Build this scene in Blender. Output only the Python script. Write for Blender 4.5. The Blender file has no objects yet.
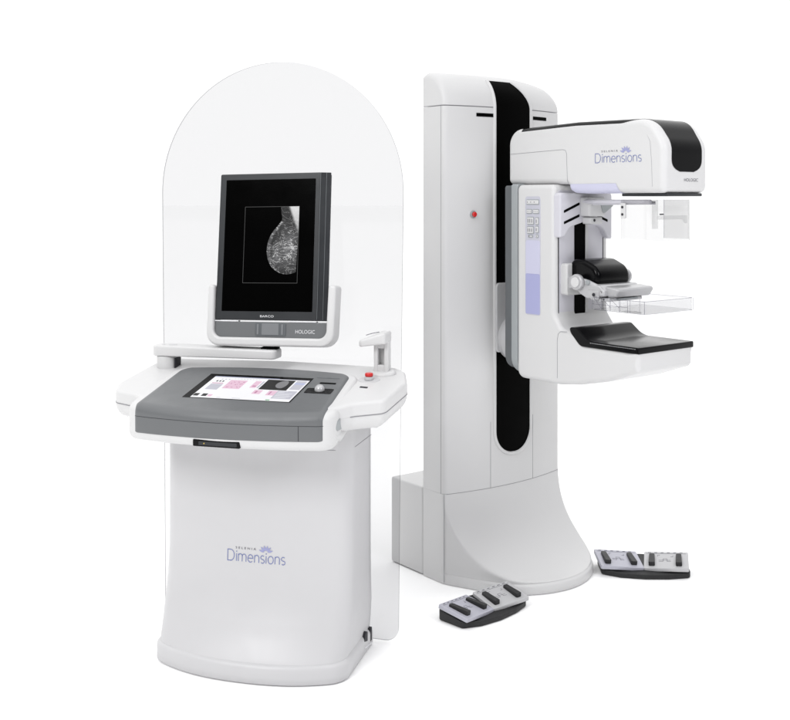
import bpy, bmesh, math, random
from mathutils import Matrix, Vector
from mathutils.geometry import delaunay_2d_cdt
random.seed(4)
S = bpy.context.scene
COL = S.collection
R = math.radians

# ------------------------------------------------------------------ camera
cd = bpy.data.cameras.new('camera')
cam = bpy.data.objects.new('camera', cd); COL.objects.link(cam)
cam.location = (0, 0, 1.66); cam.rotation_euler = (R(90), 0, 0)
cd.sensor_width = 36; cd.lens = 36 * 1060 / 790
cd.shift_y = -160 / 790; cd.clip_start = .05; cd.clip_end = 400
S.camera = cam
# ------------------------------------------------------------------ studio light
W = bpy.data.worlds.new("World"); S.world = W; W.use_nodes = True
nt = W.node_tree; N = nt.nodes; L = nt.links; N.clear()
out = N.new('ShaderNodeOutputWorld'); bg = N.new('ShaderNodeBackground')
tc = N.new('ShaderNodeTexCoord'); sp = N.new('ShaderNodeSeparateXYZ')
L.new(tc.outputs['Generated'], sp.inputs[0])
def mr(sock, a, b, c, d):
    m = N.new('ShaderNodeMapRange'); m.interpolation_type = 'SMOOTHSTEP'
    L.new(sock, m.inputs[0])
    for i, v in enumerate((a, b, c, d)): m.inputs[i + 1].default_value = v
    return m.outputs[0]
def mt(op, a, b):
    m = N.new('ShaderNodeMath'); m.operation = op
    for i, v in enumerate((a, b)):
        if isinstance(v, (int, float)): m.inputs[i].default_value = v
        else: L.new(v, m.inputs[i])
    return m.outputs[0]
up = mr(sp.outputs[2], .35, .95, 0, 1)            # white studio ceiling
wall = mr(sp.outputs[1], -.35, .30, .10, 1.262)     # dim room behind the camera, white cyclorama ahead
left = mr(sp.outputs[0], .2, .95, 0.0, .22)
wall = mt('SUBTRACT', wall, left)
inv = mt('SUBTRACT', 1.0, up)
tot = mt('ADD', mt('MULTIPLY', up, 1.75), mt('MULTIPLY', wall, inv))
L.new(tot, bg.inputs[1]); bg.inputs[0].default_value = (1, 1, 1, 1)
L.new(bg.outputs[0], out.inputs[0])

def area(name, loc, target, size, power, col=(1, 1, 1), sy=None):
    d = bpy.data.lights.new(name, 'AREA'); d.energy = power; d.size = size; d.color = col
    if sy: d.shape = 'RECTANGLE'; d.size_y = sy
    o = bpy.data.objects.new(name, d); COL.objects.link(o); o.location = loc
    o.rotation_euler = (Vector(target) - Vector(loc)).to_track_quat('-Z', 'Y').to_euler()
    return o
area('softbox_key', (-3.2, -1.0, 4.8), (.3, 4.4, 1.0), 2.2, 225, sy=2.4)
area('softbox_fill', (2.7, 1.0, 3.2), (.75, 4.6, .6), 1.4, 52, (.95, .95, 1))
S.view_settings.view_transform = 'Standard'; S.view_settings.look = 'None'
S.view_settings.exposure = 0; S.view_settings.gamma = 1
S.cycles.use_denoising = True
S.cycles.transparent_max_bounces = 32
S.cycles.max_bounces = 10
S.cycles.diffuse_bounces = 5

# ------------------------------------------------------------------ materials
def lin(c): return tuple((x / 12.92 if x <= .04045 else ((x + .055) / 1.055) ** 2.4) for x in c)
def pmat(name, col, rough=.4, spec=.5, coat=0, bump=0, bscale=400, var=.02, metal=0):
    m = bpy.data.materials.new(name); m.use_nodes = True
    t = m.node_tree; b = t.nodes['Principled BSDF']
    b.inputs['Roughness'].default_value = rough; b.inputs['Metallic'].default_value = metal
    b.inputs['Specular IOR Level'].default_value = spec
    b.inputs['Coat Weight'].default_value = coat; b.inputs['Coat Roughness'].default_value = .05
    tcn = t.nodes.new('ShaderNodeTexCoord')
    n = t.nodes.new('ShaderNodeTexNoise'); n.inputs['Scale'].default_value = 3; n.inputs['Detail'].default_value = 4
    t.links.new(tcn.outputs['Object'], n.inputs['Vector'])
    mx = t.nodes.new('ShaderNodeMix'); mx.data_type = 'RGBA'
    mx.inputs[6].default_value = (*[c * (1 - var) for c in col], 1)
    mx.inputs[7].default_value = (*[min(1, c * (1 + var)) for c in col], 1)
    t.links.new(n.outputs[0], mx.inputs[0]); t.links.new(mx.outputs[2], b.inputs['Base Color'])
    n2 = t.nodes.new('ShaderNodeTexNoise'); n2.inputs['Scale'].default_value = bscale; n2.inputs['Detail'].default_value = 2
    t.links.new(tcn.outputs['Object'], n2.inputs['Vector'])
    n4 = t.nodes.new('ShaderNodeTexNoise'); n4.inputs['Scale'].default_value = 7; n4.inputs['Detail'].default_value = 5; n4.inputs['Roughness'].default_value = .65
    t.links.new(tcn.outputs['Object'], n4.inputs['Vector'])
    m4 = t.nodes.new('ShaderNodeMapRange'); t.links.new(n4.outputs[0], m4.inputs[0])
    for i_, v_ in enumerate((.3, .7, rough * .82, min(1, rough * 1.22))): m4.inputs[i_ + 1].default_value = v_
    t.links.new(m4.outputs[0], b.inputs['Roughness'])
    if bump:
        bp = t.nodes.new('ShaderNodeBump'); bp.inputs['Strength'].default_value = bump; bp.inputs['Distance'].default_value = .0006
        t.links.new(n2.outputs[0], bp.inputs['Height']); t.links.new(bp.outputs[0], b.inputs['Normal'])
    return m
def emat(name, col, s=1.0):
    m = bpy.data.materials.new(name); m.use_nodes = True
    b = m.node_tree.nodes['Principled BSDF']
    b.inputs['Base Color'].default_value = (.01, .01, .01, 1); b.inputs['Roughness'].default_value = .35
    b.inputs['Specular IOR Level'].default_value = .15
    b.inputs['Emission Color'].default_value = (*col, 1); b.inputs['Emission Strength'].default_value = s
    return m
def clear(name, tint, edge=False, gl=.5):
    m = bpy.data.materials.new(name); m.use_nodes = True
    t = m.node_tree; t.nodes.clear()
    o = t.nodes.new('ShaderNodeOutputMaterial'); tr = t.nodes.new('ShaderNodeBsdfTransparent')
    g = t.nodes.new('ShaderNodeBsdfGlossy'); g.inputs['Roughness'].default_value = .03
    lw = t.nodes.new('ShaderNodeLayerWeight'); lw.inputs['Blend'].default_value = .5
    pw = t.nodes.new('ShaderNodeMath'); pw.operation = 'POWER'; pw.inputs[1].default_value = 4.5
    fr = t.nodes.new('ShaderNodeMath'); fr.operation = 'MULTIPLY_ADD'; fr.inputs[1].default_value = .8; fr.inputs[2].default_value = .04
    t.links.new(lw.outputs['Facing'], pw.inputs[0]); t.links.new(pw.outputs[0], fr.inputs[0])
    mx = t.nodes.new('ShaderNodeMixShader'); tr.inputs[0].default_value = (*tint, 1)
    mm = t.nodes.new('ShaderNodeMath'); mm.operation = 'MULTIPLY'; mm.inputs[1].default_value = gl
    t.links.new(fr.outputs[0], mm.inputs[0]); t.links.new(mm.outputs[0], mx.inputs[0])
    t.links.new(tr.outputs[0], mx.inputs[1]); t.links.new(g.outputs[0], mx.inputs[2])
    t.links.new(mx.outputs[0], o.inputs[0])
    return m
WH = .575
M = dict(
    white=pmat('white_plastic', (WH * 1.002, WH, WH * 1.004), .44, .5, .04, .25),
    pedshade=pmat('white_plastic_shaded', (.525, .522, .532), .44, .5, .04, .25),  # same white, darkened in the colour for the dimmer light on the pedestal
    cool=pmat('cool_white_plastic', (WH * .93, WH * .92, WH * 1.0), .38, .5, .15, .2),
    trim=pmat('pale_grey_plastic', (.50, .50, .51), .4, .5, 0, .2),
    grey=pmat('grey_panel_plastic', (.120, .125, .130), .42, .5, 0, .35, 600),
    midgrey=pmat('mid_grey_plastic', (.30, .32, .33), .4, .5, 0, .2),
    silver=pmat('satin_silver', (.45, .45, .46), .32, .5, .2, .15, metal=.25),
    lav=pmat('lavender_plastic', (.50, .50, .63), .4, .5, 0, .2),
    palelav=pmat('pale_lavender_plastic', (.47, .47, .535), .4, .5, 0, .2),
    switchlav=pmat('switch_lavender', (.40, .40, .455), .4, .5, 0, .2),
    switchgrey=pmat('switch_grey', (.44, .44, .45), .4, .5, 0, .2),
    lavdeep=pmat('deep_lavender_plastic', (.33, .34, .55), .4, .5, 0, .2),
    black=pmat('black_gloss', (.003, .003, .0035), .18, .12, .0, 0),
    satin=pmat('black_satin', (.001, .001, .001), .5, .02, 0, .3),
    bezel=pmat('charcoal_plastic', (.017, .019, .022), .38, .4, 0, .25),
    bezel2=pmat('dark_grey_plastic', (.10, .108, .115), .4, .4, 0, .25),
    dark=pmat('dark_seam', (.03, .03, .035), .6, .2),
    seam=pmat('panel_seam', (.22, .22, .24), .6, .2),
    rubber=pmat('black_rubber', (.012, .012, .013), .5, .4, 0, .5),
    red=pmat('red_button', (.55, .02, .02), .3, .5),
    ink=pmat('blue_grey_ink', (.16, .19, .38), .5, .2),
    inkg=pmat('grey_ink', (.12, .12, .14), .5, .2),
    petal=pmat('lavender_ink', (.30, .31, .50), .5, .2),
    print_white=pmat('white_print', (.7, .7, .72), .5, .2),
    print_grey=pmat('grey_print', (.10, .10, .12), .5, .2),
    glass=clear('clear_acrylic', (.868, .868, .872), gl=.4),
    glassedge=clear('acrylic_edge', (.52, .52, .53), gl=.6),
    clear=clear('clear_plastic', (.935, .935, .94), gl=1.1),
    clearedge=clear('clear_plastic_edge', (.70, .70, .73), gl=1.2),
    frost=clear('hazy_plastic', (.90, .90, .902), gl=1.0),
    scr=pmat('screen_black', (.001, .001, .001), .15, .04),
)
# ------------------------------------------------------------------ helpers
I4 = Matrix.Identity(4)
def thing(name, label, cat, loc, rz, group=None):
    o = bpy.data.objects.new(name, None); COL.objects.link(o)
    o.empty_display_size = .1
    o.location = loc; o.rotation_euler = (0, 0, R(rz)); o['label'] = label; o['category'] = cat
    if group: o['group'] = group
    return o
def obj(name, bm, mats, parent=None, label=None, ang=38):
    bmesh.ops.remove_doubles(bm, verts=bm.verts, dist=2e-6)
    bmesh.ops.dissolve_degenerate(bm, dist=1e-6, edges=bm.edges)
    bmesh.ops.recalc_face_normals(bm, faces=bm.faces)
    me = bpy.data.meshes.new(name); bm.to_mesh(me); bm.free()
    for p in me.polygons: p.use_smooth = True
    me.set_sharp_from_angle(angle=R(ang))
    for m in (mats if isinstance(mats, (list, tuple)) else [mats]): me.materials.append(M[m] if isinstance(m, str) else m)
    o = bpy.data.objects.new(name, me); COL.objects.link(o)
    if parent: o.parent = parent
    if label: o['label'] = label
    return o
def nb(): return bmesh.new()
def obj_split(name, bm, mats, parent=None):
    """one object for every loose piece in bm"""
    seen = set(); isl = []
    for v in bm.verts:
        if v in seen: continue
        st = [v]; seen.add(v); cur = []
        while st:
            a = st.pop(); cur.append(a)
            for e in a.link_edges:
                b = e.other_vert(a)
                if b not in seen: seen.add(b); st.append(b)
        isl.append(cur)
    out_ = []
    for cur in isl:
        nbm = bmesh.new(); mp = {v: nbm.verts.new(v.co) for v in cur}
        for f in {f for v in cur for f in v.link_faces}:
            nbm.faces.new([mp[v] for v in f.verts]).material_index = f.material_index
        out_.append(obj(name, nbm, mats, parent))
    bm.free()
    return out_
def rpoly(pts, seg=6, maxlen=None):
    """rounded polygon; pts (x,y[,r])"""
    P = [(Vector(p[:2]), p[2] if len(p) > 2 else 0) for p in pts]; o = []; n = len(P)
    for i in range(n):
        p, r = P[i]; a = P[i - 1][0]; b = P[(i + 1) % n][0]
        if r <= 0: o.append(p.copy()); continue
        da = (a - p).normalized(); db = (b - p).normalized()
        ang = math.acos(max(-1, min(1, da.dot(db))))
        t = min(r / math.tan(ang / 2), (a - p).length * .495, (b - p).length * .495)
        rr = t * math.tan(ang / 2)
        c = p + (da + db).normalized() * (rr / math.sin(ang / 2))
        s = p + da * t; e = p + db * t
        a0 = math.atan2(s.y - c.y, s.x - c.x); a1 = math.atan2(e.y - c.y, e.x - c.x)
        d = (a1 - a0 + math.pi) % (2 * math.pi) - math.pi
        for k in range(seg + 1):
            th = a0 + d * k / seg
            o.append(c + Vector((math.cos(th), math.sin(th))) * rr)
    q = [o[0]]
    for v in o[1:]:
        if (v - q[-1]).length > 1e-5: q.append(v)
    if (q[0] - q[-1]).length < 1e-5: q.pop()
    if maxlen:
        z = []
        for i in range(len(q)):
            a = q[i]; b = q[(i + 1) % len(q)]; k = max(1, math.ceil((b - a).length / maxlen))
            for j in range(k): z.append(a.lerp(b, j / k))
        q = z
    return q
def rrect(x0, x1, y0, y1, r=.01, seg=6, maxlen=None): return rpoly([(x0, y0, r), (x1, y0, r), (x1, y1, r), (x0, y1, r)], seg, maxlen)
def inset(P, d):
    n = len(P); area = sum(P[i].x * P[(i + 1) % n].y - P[(i + 1) % n].x * P[i].y for i in range(n))
    sg = 1 if area > 0 else -1; o = []
    for i in range(n):
        e1 = (P[i] - P[i - 1]).normalized(); e2 = (P[(i + 1) % n] - P[i]).normalized()
        n1 = Vector((-e1.y, e1.x)) * sg; n2 = Vector((-e2.y, e2.x)) * sg
        m = (n1 + n2)
        if m.length < 1e-4: m = n1
        m.normalize(); k = max(.35, m.dot(n1))
        o.append(P[i] + m * (d / k))
    return o
def safe_inset(P, d):
    """inset by d; a point stops at the medial axis where the outline is narrower than that"""
    n = len(P); F = inset(P, d); out = []
    segs = [(P[k].x, P[k].y, P[(k + 1) % n].x - P[k].x, P[(k + 1) % n].y - P[k].y) for k in range(n)]
    def dist(x, y):
        b = 1e9
        for ax, ay, dx, dy in segs:
            l = dx * dx + dy * dy; t = ((x - ax) * dx + (y - ay) * dy) / l if l else 0
            t = 0 if t < 0 else 1 if t > 1 else t
            q = (x - ax - dx * t) ** 2 + (y - ay - dy * t) ** 2
            if q < b: b = q
        return math.sqrt(b)
    for i in range(n):
        D_ = F[i] - P[i]
        if dist(F[i].x, F[i].y) >= d * .995: out.append(F[i]); continue
        lo, hi = 0, 1
        for _ in range(11):
            m = (lo + hi) / 2; q = P[i] + D_ * m
            if dist(q.x, q.y) >= d * m * .995: lo = m
            else: hi = m
        out.append(P[i] + D_ * lo)
    return out
def rings(bm, RR, mi=0, cap0=True, cap1=True):
    V = [[bm.verts.new(p) for p in r] for r in RR]; n = len(V[0])
    for a, b in zip(V, V[1:]):
        for i in range(n):
            f = bm.faces.new((a[i], a[(i + 1) % n], b[(i + 1) % n], b[i])); f.material_index = mi
    if cap0: bm.faces.new(V[0][::-1]).material_index = mi
    if cap1: bm.faces.new(V[-1]).material_index = mi
    return V
def puck(bm, P, c0, c1, r0=.004, r1=.004, mx=I4, seg=4, mi=0):
    """rounded plate: outline P in (a,b), from height c0 to c1 (numbers or functions)"""
    f0 = c0 if callable(c0) else (lambda x, y: c0)
    f1 = c1 if callable(c1) else (lambda x, y: c1)
    RR = []; QQ = []
    def ring(d, f, dz):
        Q = safe_inset(P, d) if d else P
        QQ.append(Q)
        RR.append([mx @ Vector((q.x, q.y, f(q.x, q.y) + dz)) for q in Q])
    if r0 > 0:
        ring(r0 + .0008, f0, 0)
        for k in range(seg):
            t = math.pi / 2 * k / seg; ring(r0 * (1 - math.sin(t)), f0, r0 * (1 - math.cos(t)))
    ring(0, f0, r0)
    ring(0, f1, -r1)
    if r1 > 0:
        for k in range(seg - 1, -1, -1):
            t = math.pi / 2 * k / seg; ring(r1 * (1 - math.sin(t)), f1, -r1 * (1 - math.cos(t)))
        ring(r1 + .0008, f1, 0)
    V = rings(bm, RR, mi, False, False)
    for vs, Q, f in ((V[0], QQ[0], f0), (V[-1], QQ[-1], f1)):
        n = len(Q)
        co, _, fc, ov, _, _ = delaunay_2d_cdt([q.to_2d() for q in Q], [], [list(range(n))], 1, 1e-6)
        mp = [vs[ov[k][0]] if ov[k] else bm.verts.new(mx @ Vector((c.x, c.y, f(c.x, c.y)))) for k, c in enumerate(co)]
        for t in fc:
            try: bm.faces.new([mp[k] for k in t]).material_index = mi
            except ValueError: pass
    return V
def box(bm, x0, x1, y0, y1, z0, z1, r=.002, mx=I4, mi=0, cr=None):
    r = min(r, abs(x1 - x0) * .45, abs(y1 - y0) * .45, abs(z1 - z0) * .45)
    puck(bm, rrect(x0, x1, y0, y1, cr if cr else max(r * 1.05, .0004), 3), z0, z1, r, r, mx, 3, mi)
def grid(bm, f, nu, nv, mi=0):
    V = [[bm.verts.new(f(i / nu, j / nv)) for i in range(nu + 1)] for j in range(nv + 1)]
    for j in range(nv):
        for i in range(nu):
            bm.faces.new((V[j][i], V[j][i + 1], V[j + 1][i + 1], V[j + 1][i])).material_index = mi
def tube(bm, pts, r, seg=10, closed=False, mi=0, flat=1):
    pts = [Vector(p) for p in pts]; RR = []; n = len(pts)
    ref = Vector((0, 0, 1))
    for i, p in enumerate(pts):
        if closed: d = pts[(i + 1) % n] - pts[i - 1]
        else: d = pts[min(i + 1, n - 1)] - pts[max(i - 1, 0)]
        d.normalize()
        if i == 0:
            a = ref if abs(d.dot(ref)) < .95 else Vector((1, 0, 0)); u = d.cross(a).normalized()
        else: u = (u - d * u.dot(d)).normalized()      # carry the frame along the path
        v = d.cross(u).normalized()
        rr = r[i] if isinstance(r, (list, tuple)) else r
        RR.append([p + (u * math.cos(2 * math.pi * k / seg) + v * math.sin(2 * math.pi * k / seg) * flat) * rr for k in range(seg)])
    if closed: RR.append(RR[0]); rings(bm, RR, mi, False, False); bmesh.ops.remove_doubles(bm, verts=bm.verts, dist=1e-6)
    else: rings(bm, RR, mi)
def disc(bm, c, r, h, axis, mi=0, rb=.002, seg=28, mx=I4):
    """cylinder with eased rims; axis 'x','y','z' from c along axis by h"""
    P = [Vector((r * math.cos(2 * math.pi * k / seg), r * math.sin(2 * math.pi * k / seg))) for k in range(seg)]
    A = {'z': Matrix(((1, 0, 0, c[0]), (0, 1, 0, c[1]), (0, 0, 1, c[2]), (0, 0, 0, 1))),
         'y': Matrix(((1, 0, 0, c[0]), (0, 0, 1, c[1]), (0, 1, 0, c[2]), (0, 0, 0, 1))),
         'x': Matrix(((0, 0, 1, c[0]), (1, 0, 0, c[1]), (0, 1, 0, c[2]), (0, 0, 0, 1)))}[axis]
    rb = min(rb, abs(h) * .45)
    puck(bm, P, min(0, h), max(0, h), rb, rb, mx @ A, 3, mi)
def smooth(a, b, x):
    t = max(0, min(1, (x - a) / (b - a))); return t * t * (3 - 2 * t)
def hermite(tab, x):
    n = len(tab)
    if x <= tab[0][0]: return tab[0][1]
    if x >= tab[-1][0]: return tab[-1][1]
    for i in range(n - 1):
        if tab[i][0] <= x <= tab[i + 1][0]: break
    def m(k):
        if k == 0: return (tab[1][1] - tab[0][1]) / (tab[1][0] - tab[0][0])
        if k == n - 1: return (tab[-1][1] - tab[-2][1]) / (tab[-1][0] - tab[-2][0])
        return (tab[k + 1][1] - tab[k - 1][1]) / (tab[k + 1][0] - tab[k - 1][0])
    h = tab[i + 1][0] - tab[i][0]; t = (x - tab[i][0]) / h
    return ((2*t**3-3*t*t+1)*tab[i][1] + (t**3-2*t*t+t)*h*m(i) + (-2*t**3+3*t*t)*tab[i+1][1] + (t**3-t*t)*h*m(i+1))

# lettering ----------------------------------------------------------------
def font_bm(bm, s, x0, x1, y0, y1, mp, mi=0, off=0.0):
    """writes s with the built-in font fitted to the box, mapped to 3D by mp(x,y)"""
    cu = bpy.data.curves.new('lettering', 'FONT'); cu.body = s; cu.size = 1; cu.offset = off; cu.resolution_u = 4
    o = bpy.data.objects.new('lettering', cu); COL.objects.link(o)
    bpy.context.view_layer.update()
    dg = bpy.context.evaluated_depsgraph_get(); me = bpy.data.meshes.new_from_object(o.evaluated_get(dg))
    xs = [v.co.x for v in me.vertices]; ys = [v.co.y for v in me.vertices]
    ax, bx, ay, by = min(xs), max(xs), min(ys), max(ys)
    vs = [bm.verts.new(mp(x0 + (v.co.x - ax) / (bx - ax) * (x1 - x0), y0 + (v.co.y - ay) / (by - ay) * (y1 - y0))) for v in me.vertices]
    for p in me.polygons:
        try: bm.faces.new([vs[i] for i in p.vertices]).material_index = mi
        except ValueError: pass
    bpy.data.objects.remove(o); bpy.data.curves.remove(cu); bpy.data.meshes.remove(me)
def arc(cx, cy, rx, ry, a0, a1, n=12): return [(cx + rx * math.cos(R(a0 + (a1 - a0) * k / n)), cy + ry * math.sin(R(a0 + (a1 - a0) * k / n))) for k in range(n + 1)]
XH = .68
GL = {
 'D': (.72, [[(.30, 1), (0, 1), (0, 0), (.30, 0)] + arc(.30, .5, .36, .5, -90, 90, 18)]),
 'i': (.0, [[(0, 0), (0, XH)], [(-.02, .88), (.02, .88)]]),
 'm': (.76, [[(0, 0), (0, XH)], [(0, .42)] + arc(.19, .46, .19, .22, 180, 0) + [(.38, 0)], [(.38, .42)] + arc(.57, .46, .19, .22, 180, 0) + [(.76, 0)]]),
 'e': (.50, [[(.02, .36), (.50, .36)] + arc(.26, .34, .25, .34, 5, 315, 24)]),
 'n': (.42, [[(0, 0), (0, XH)], [(0, .42)] + arc(.21, .46, .21, .22, 180, 0) + [(.42, 0)]]),
 's': (.36, [arc(.18, .51, .17, .17, 40, 250, 12) + arc(.19, .17, .17, .17, 80, -140, 12)]),
 'o': (.50, [arc(.25, .34, .25, .34, 0, 360, 28)]),
}
def stroke(bm, pts, w, mp, mi):
    P = [Vector(p) for p in pts]; Lf = []; Rt = []
    for i, p in enumerate(P):
        a = (P[i] - P[i - 1]).normalized() if i else (P[1] - P[0]).normalized()
        b = (P[i + 1] - P[i]).normalized() if i < len(P) - 1 else a
        if i == 0: a = b
        na = Vector((-a.y, a.x)); nbv = Vector((-b.y, b.x)); m = (na + nbv)
        m = m.normalized() if m.length > 1e-3 else na
        k = max(.5, m.dot(na)); Lf.append(p + m * w / 2 / k); Rt.append(p - m * w / 2 / k)
    for i in range(len(P) - 1):
        vs = [bm.verts.new(mp(q.x, q.y)) for q in (Lf[i], Rt[i], Rt[i + 1], Lf[i + 1])]
        bm.faces.new(vs).material_index = mi
def logo(bm, x0, x1, y0, cap, mp):
    """the two-line wordmark with its lotus; local x right, y up, mapped by mp"""
    sp_ = .17; adv = []; x = 0
    for ch in 'Dimensions': adv.append(x); x += GL[ch][0] + sp_ + (.02 if ch == 'i' else 0)
    tot = x - sp_; sx = (x1 - x0) / tot
    for ch, a in zip('Dimensions', adv):
        for pl in GL[ch][1]:
            if ch == 'i' and pl[0][1] > .8:
                stroke(bm, [(x0 + (a - .045) * sx, y0 + .88 * cap), (x0 + (a + .045) * sx, y0 + .88 * cap)], .1 * cap, mp, 0); continue
            stroke(bm, [(x0 + (a + u) * sx, y0 + v * cap) for u, v in pl], .068 * cap, mp, 0)
    Wd = x1 - x0
    font_bm(bm, 'S E L E N I A', x0 + .14 * Wd, x0 + .50 * Wd, y0 + cap * 1.13, y0 + cap * 1.33, mp, 1)
    cx = x0 + .67 * Wd; cy = y0 + cap * .98
    for a, l, w in ((-72, .10, .032), (72, .10, .032), (-43, .10, .036), (43, .10, .036), (-15, .095, .036), (15, .095, .036)):
        dx, dy = math.sin(R(a)), math.cos(R(a)); n = 8; pts = []
        for s in (1, -1):
            rg = range(n + 1) if s == 1 else range(n - 1, 0, -1)
            for k in rg:
                t = k / n; ww = math.sin(math.pi * t ** .8) * w * .5 * s
                pts.append((cx + (dx * (.03 + l * t) + dy * ww) * Wd, cy + (dy * (.03 + l * t) * .95 - dx * ww) * Wd))
        bm.faces.new([bm.verts.new(mp(*p)) for p in pts]).material_index = 2
def seamline(bm, pts, w=.0022, mi=0):
    """thin dark joint: a fine ribbon tube half sunk in the surface"""
    tube(bm, pts, w / 2, 5, mi=mi)

# ------------------------------------------------------------------ setting
bm = nb(); v = [bm.verts.new(p) for p in ((-150, -60, 0), (150, -60, 0), (150, 300, 0), (-150, 300, 0))]; bm.faces.new(v)
fl = obj('floor', bm, pmat('white_floor', (.97, .97, .97), .9, .1, var=.005)); fl['kind'] = 'structure'

# =================================================================== WORKSTATION
ws = thing('workstation', 'white computer workstation with upright monitor, grey sloping control desk and tall clear arched shield', 'workstation', (-.504, 3.773, 0), -15)
FR = Matrix(((1, 0, 0, 0), (0, 0, -1, 0), (0, 1, 0, 0), (0, 0, 0, 1)))   # (a,b,c) -> x=a, z=b, y=-c
# pedestal: bowed front that sweeps forward into a foot
def ped_flare(z):
    if z <= .065: return 1.0
    t = min(1, (z - .065) / .42)
    return .75 * (1 - t) ** 2.6 + .25 * (1 - math.sqrt(max(0, 1 - (1 - t) ** 2))) if t < 1 else 0
def ped_front(u, z):
    g = ped_flare(z); q = min(1, abs(u) / .37)
    return .035 - .035 * (1 - q * q) - g * (.075 + .065 * (1 - q ** 2.6))
def ped_outline(z, ins=0):
    g = ped_flare(z); xl = -.360 - .014 * g + ins; xr = .350 + .008 * g - ins; yb = .300 - ins; rc = .045
    pts = []; nn = 40
    for k in range(nn + 1):
        u = xl + (xr - xl) * (.5 - .5 * math.cos(math.pi * k / nn))
        y = ped_front(u, z) + ins
        d = min(u - xl, xr - u)
        if d < rc: y += rc - math.sqrt(max(0, rc * rc - (rc - d) ** 2))
        pts.append((u, y))
    for k in range(1, 7): pts.append((xr, pts[nn][1] + (yb - .01 - pts[nn][1]) * k / 6))
    pts += [(xr - .01, yb), (0, yb), (xl + .01, yb)]
    for k in range(6, 0, -1): pts.append((xl, pts[0][1] + (yb - .01 - pts[0][1]) * k / 6))
    return [Vector((a, b, z)) for a, b in pts]
bm = nb(); RR = []
for z, ins in ((0.004, .004), (.008, 0), (.03, 0), (.05, .0), (.058, .0015), (.0635, .005), (.068, .010)): RR.append(ped_outline(z if z > .05 else z, ins) if z <= .05 else [Vector((p.x, p.y, z)) for p in ped_outline(.05, ins)])
for k in range(1, 45):
    t = k / 44; z = .068 + (.485 - .068) * t ** 1.7
    g = z
    rg = ped_outline(z, .010 * max(0, 1 - t * 2.2))
    RR.append(rg)
for z in (.6, .72, .86, .905): RR.append(ped_outline(z))
rings(bm, RR)
pedestal = obj('pedestal', bm, 'pedshade', ws, ang=50)
bm = nb()
seamline(bm, [(u, ped_front(u, .782) - .0002, .782) for u in [(.30) * k / 20 for k in range(-20, 21)]], .0016)
seamline(bm, [(.350, y, .782) for y in (.09, .2, .298)], .0022)
obj_split('joint_line', bm, 'seam', pedestal)
bm = nb(); logo(bm, -.098, .120, .372, .038, lambda x, y: Vector((x, ped_front(x, y + (x - .01) * .0) - .0012, y)))
obj('lettering', bm, ['ink', 'inkg', 'petal'], ws)
# connector sockets low on the right side
bm = nb()
SR = Matrix(((0, 0, 1, 0), (1, 0, 0, 0), (0, 1, 0, 0), (0, 0, 0, 1)))    # (a,b,c) -> y=a, z=b, x=c
puck(bm, rpoly([(.182, .052, .003), (.222, .040, .003), (.222, .075, .003), (.196, .086, .012)]), .345, .3590, 0, .002, SR)
puck(bm, rrect(.258, .278, .022, .072, .003), .345, .3590, 0, .002, SR)
obj_split('socket', bm, 'dark', ws)
bm = nb(); puck(bm, rpoly([(.186, .026), (.283, .010), (.283, .014), (.186, .031)]), .345, .3600, 0, 0, SR)
obj('socket_trim', bm, 'print_white', ws)

# desk (wings)
wz = lambda x, y: .988 + .16 * y
bm = nb()
P = rpoly([(-.34, -.17, .05), (-.40, -.115, .06), (-.50, -.085, .04), (-.532, 0, .05), (-.508, .27, .035), (-.44, .305, .04), (0, .33, .5), (.44, .305, .03), (.492, .262, .03), (.527, .15, .03), (.500, -.05, .04), (.40, -.095, .05), (.34, -.16, .05)], 8, .06)
puck(bm, P, lambda x, y: wz(x, y) - .045, wz, .004, .012, seg=6)
puck(bm, inset(P, .001), lambda x, y: wz(x, y) - .105 + .0 * x, lambda x, y: wz(x, y) - .043, .055, .002, seg=8)
desk = obj('desk', bm, 'white', ws, ang=60)
bm = nb()
PP = inset(P, -.0004); PP = [q for q in PP]
seamline(bm, [(q.x, q.y, wz(q.x, q.y) - .0445) for q in PP if q.y < .28 and abs(q.x) > .36 and q.x > 0], .002)
seamline(bm, [(q.x, q.y, wz(q.x, q.y) - .0445) for q in PP if q.y < .28 and abs(q.x) > .36 and q.x < 0], .002)
obj_split('joint_line', bm, 'seam', desk)

# control console: white rim body and grey cover
gz = lambda x, y: 1.0 + .2 * y
def bowed(P, kf=.042, kb=.035, hw=.36):
    return [Vector((p.x, p.y + (-kf * (1 - min(1, abs(p.x) / hw) ** 2) if p.y < 0 else kb * (1 - min(1, abs(p.x) / hw) ** 2) * min(1, p.y / .15)))) for p in P]
bm = nb()
P = bowed(rpoly([(-.392, -.212, .045), (.368, -.205, .05), (.350, .178, .06), (-.386, .178, .06)], 10, .03))
puck(bm, P, lambda x, y: .829 + .045 * smooth(-.2, .1, y), lambda x, y: gz(x, y) - .008, .028, .022, seg=8)
rim = obj('console_rim', bm, 'white', ws, ang=60)
bm = nb()
P = bowed(rpoly([(-.364, -.209, .028), (.345, -.203, .030), (.324, .162, .05), (-.358, .162, .05)], 10, .03))
P = [Vector((p.x, p.y - (.006 if p.y < -.1 else 0))) for p in P]
puck(bm, P, lambda x, y: .858 + .006 * (x + .35) / .7, gz, .006, .030, seg=10)
cover = obj('control_panel', bm, 'grey', ws, ang=60)
bm = nb()
fr = sorted([p for p in P if p.y < -.19 and -.360 < p.x < .341], key=lambda p: p.x)
seamline(bm, [(p.x, p.y - .0001, .916) for p in fr], .0016)
pv = min(fr, key=lambda p: abs(p.x - .262))
seamline(bm, [(pv.x, pv.y - .0003, .916), (pv.x, pv.y - .0003, .866)], .0018)
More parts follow.
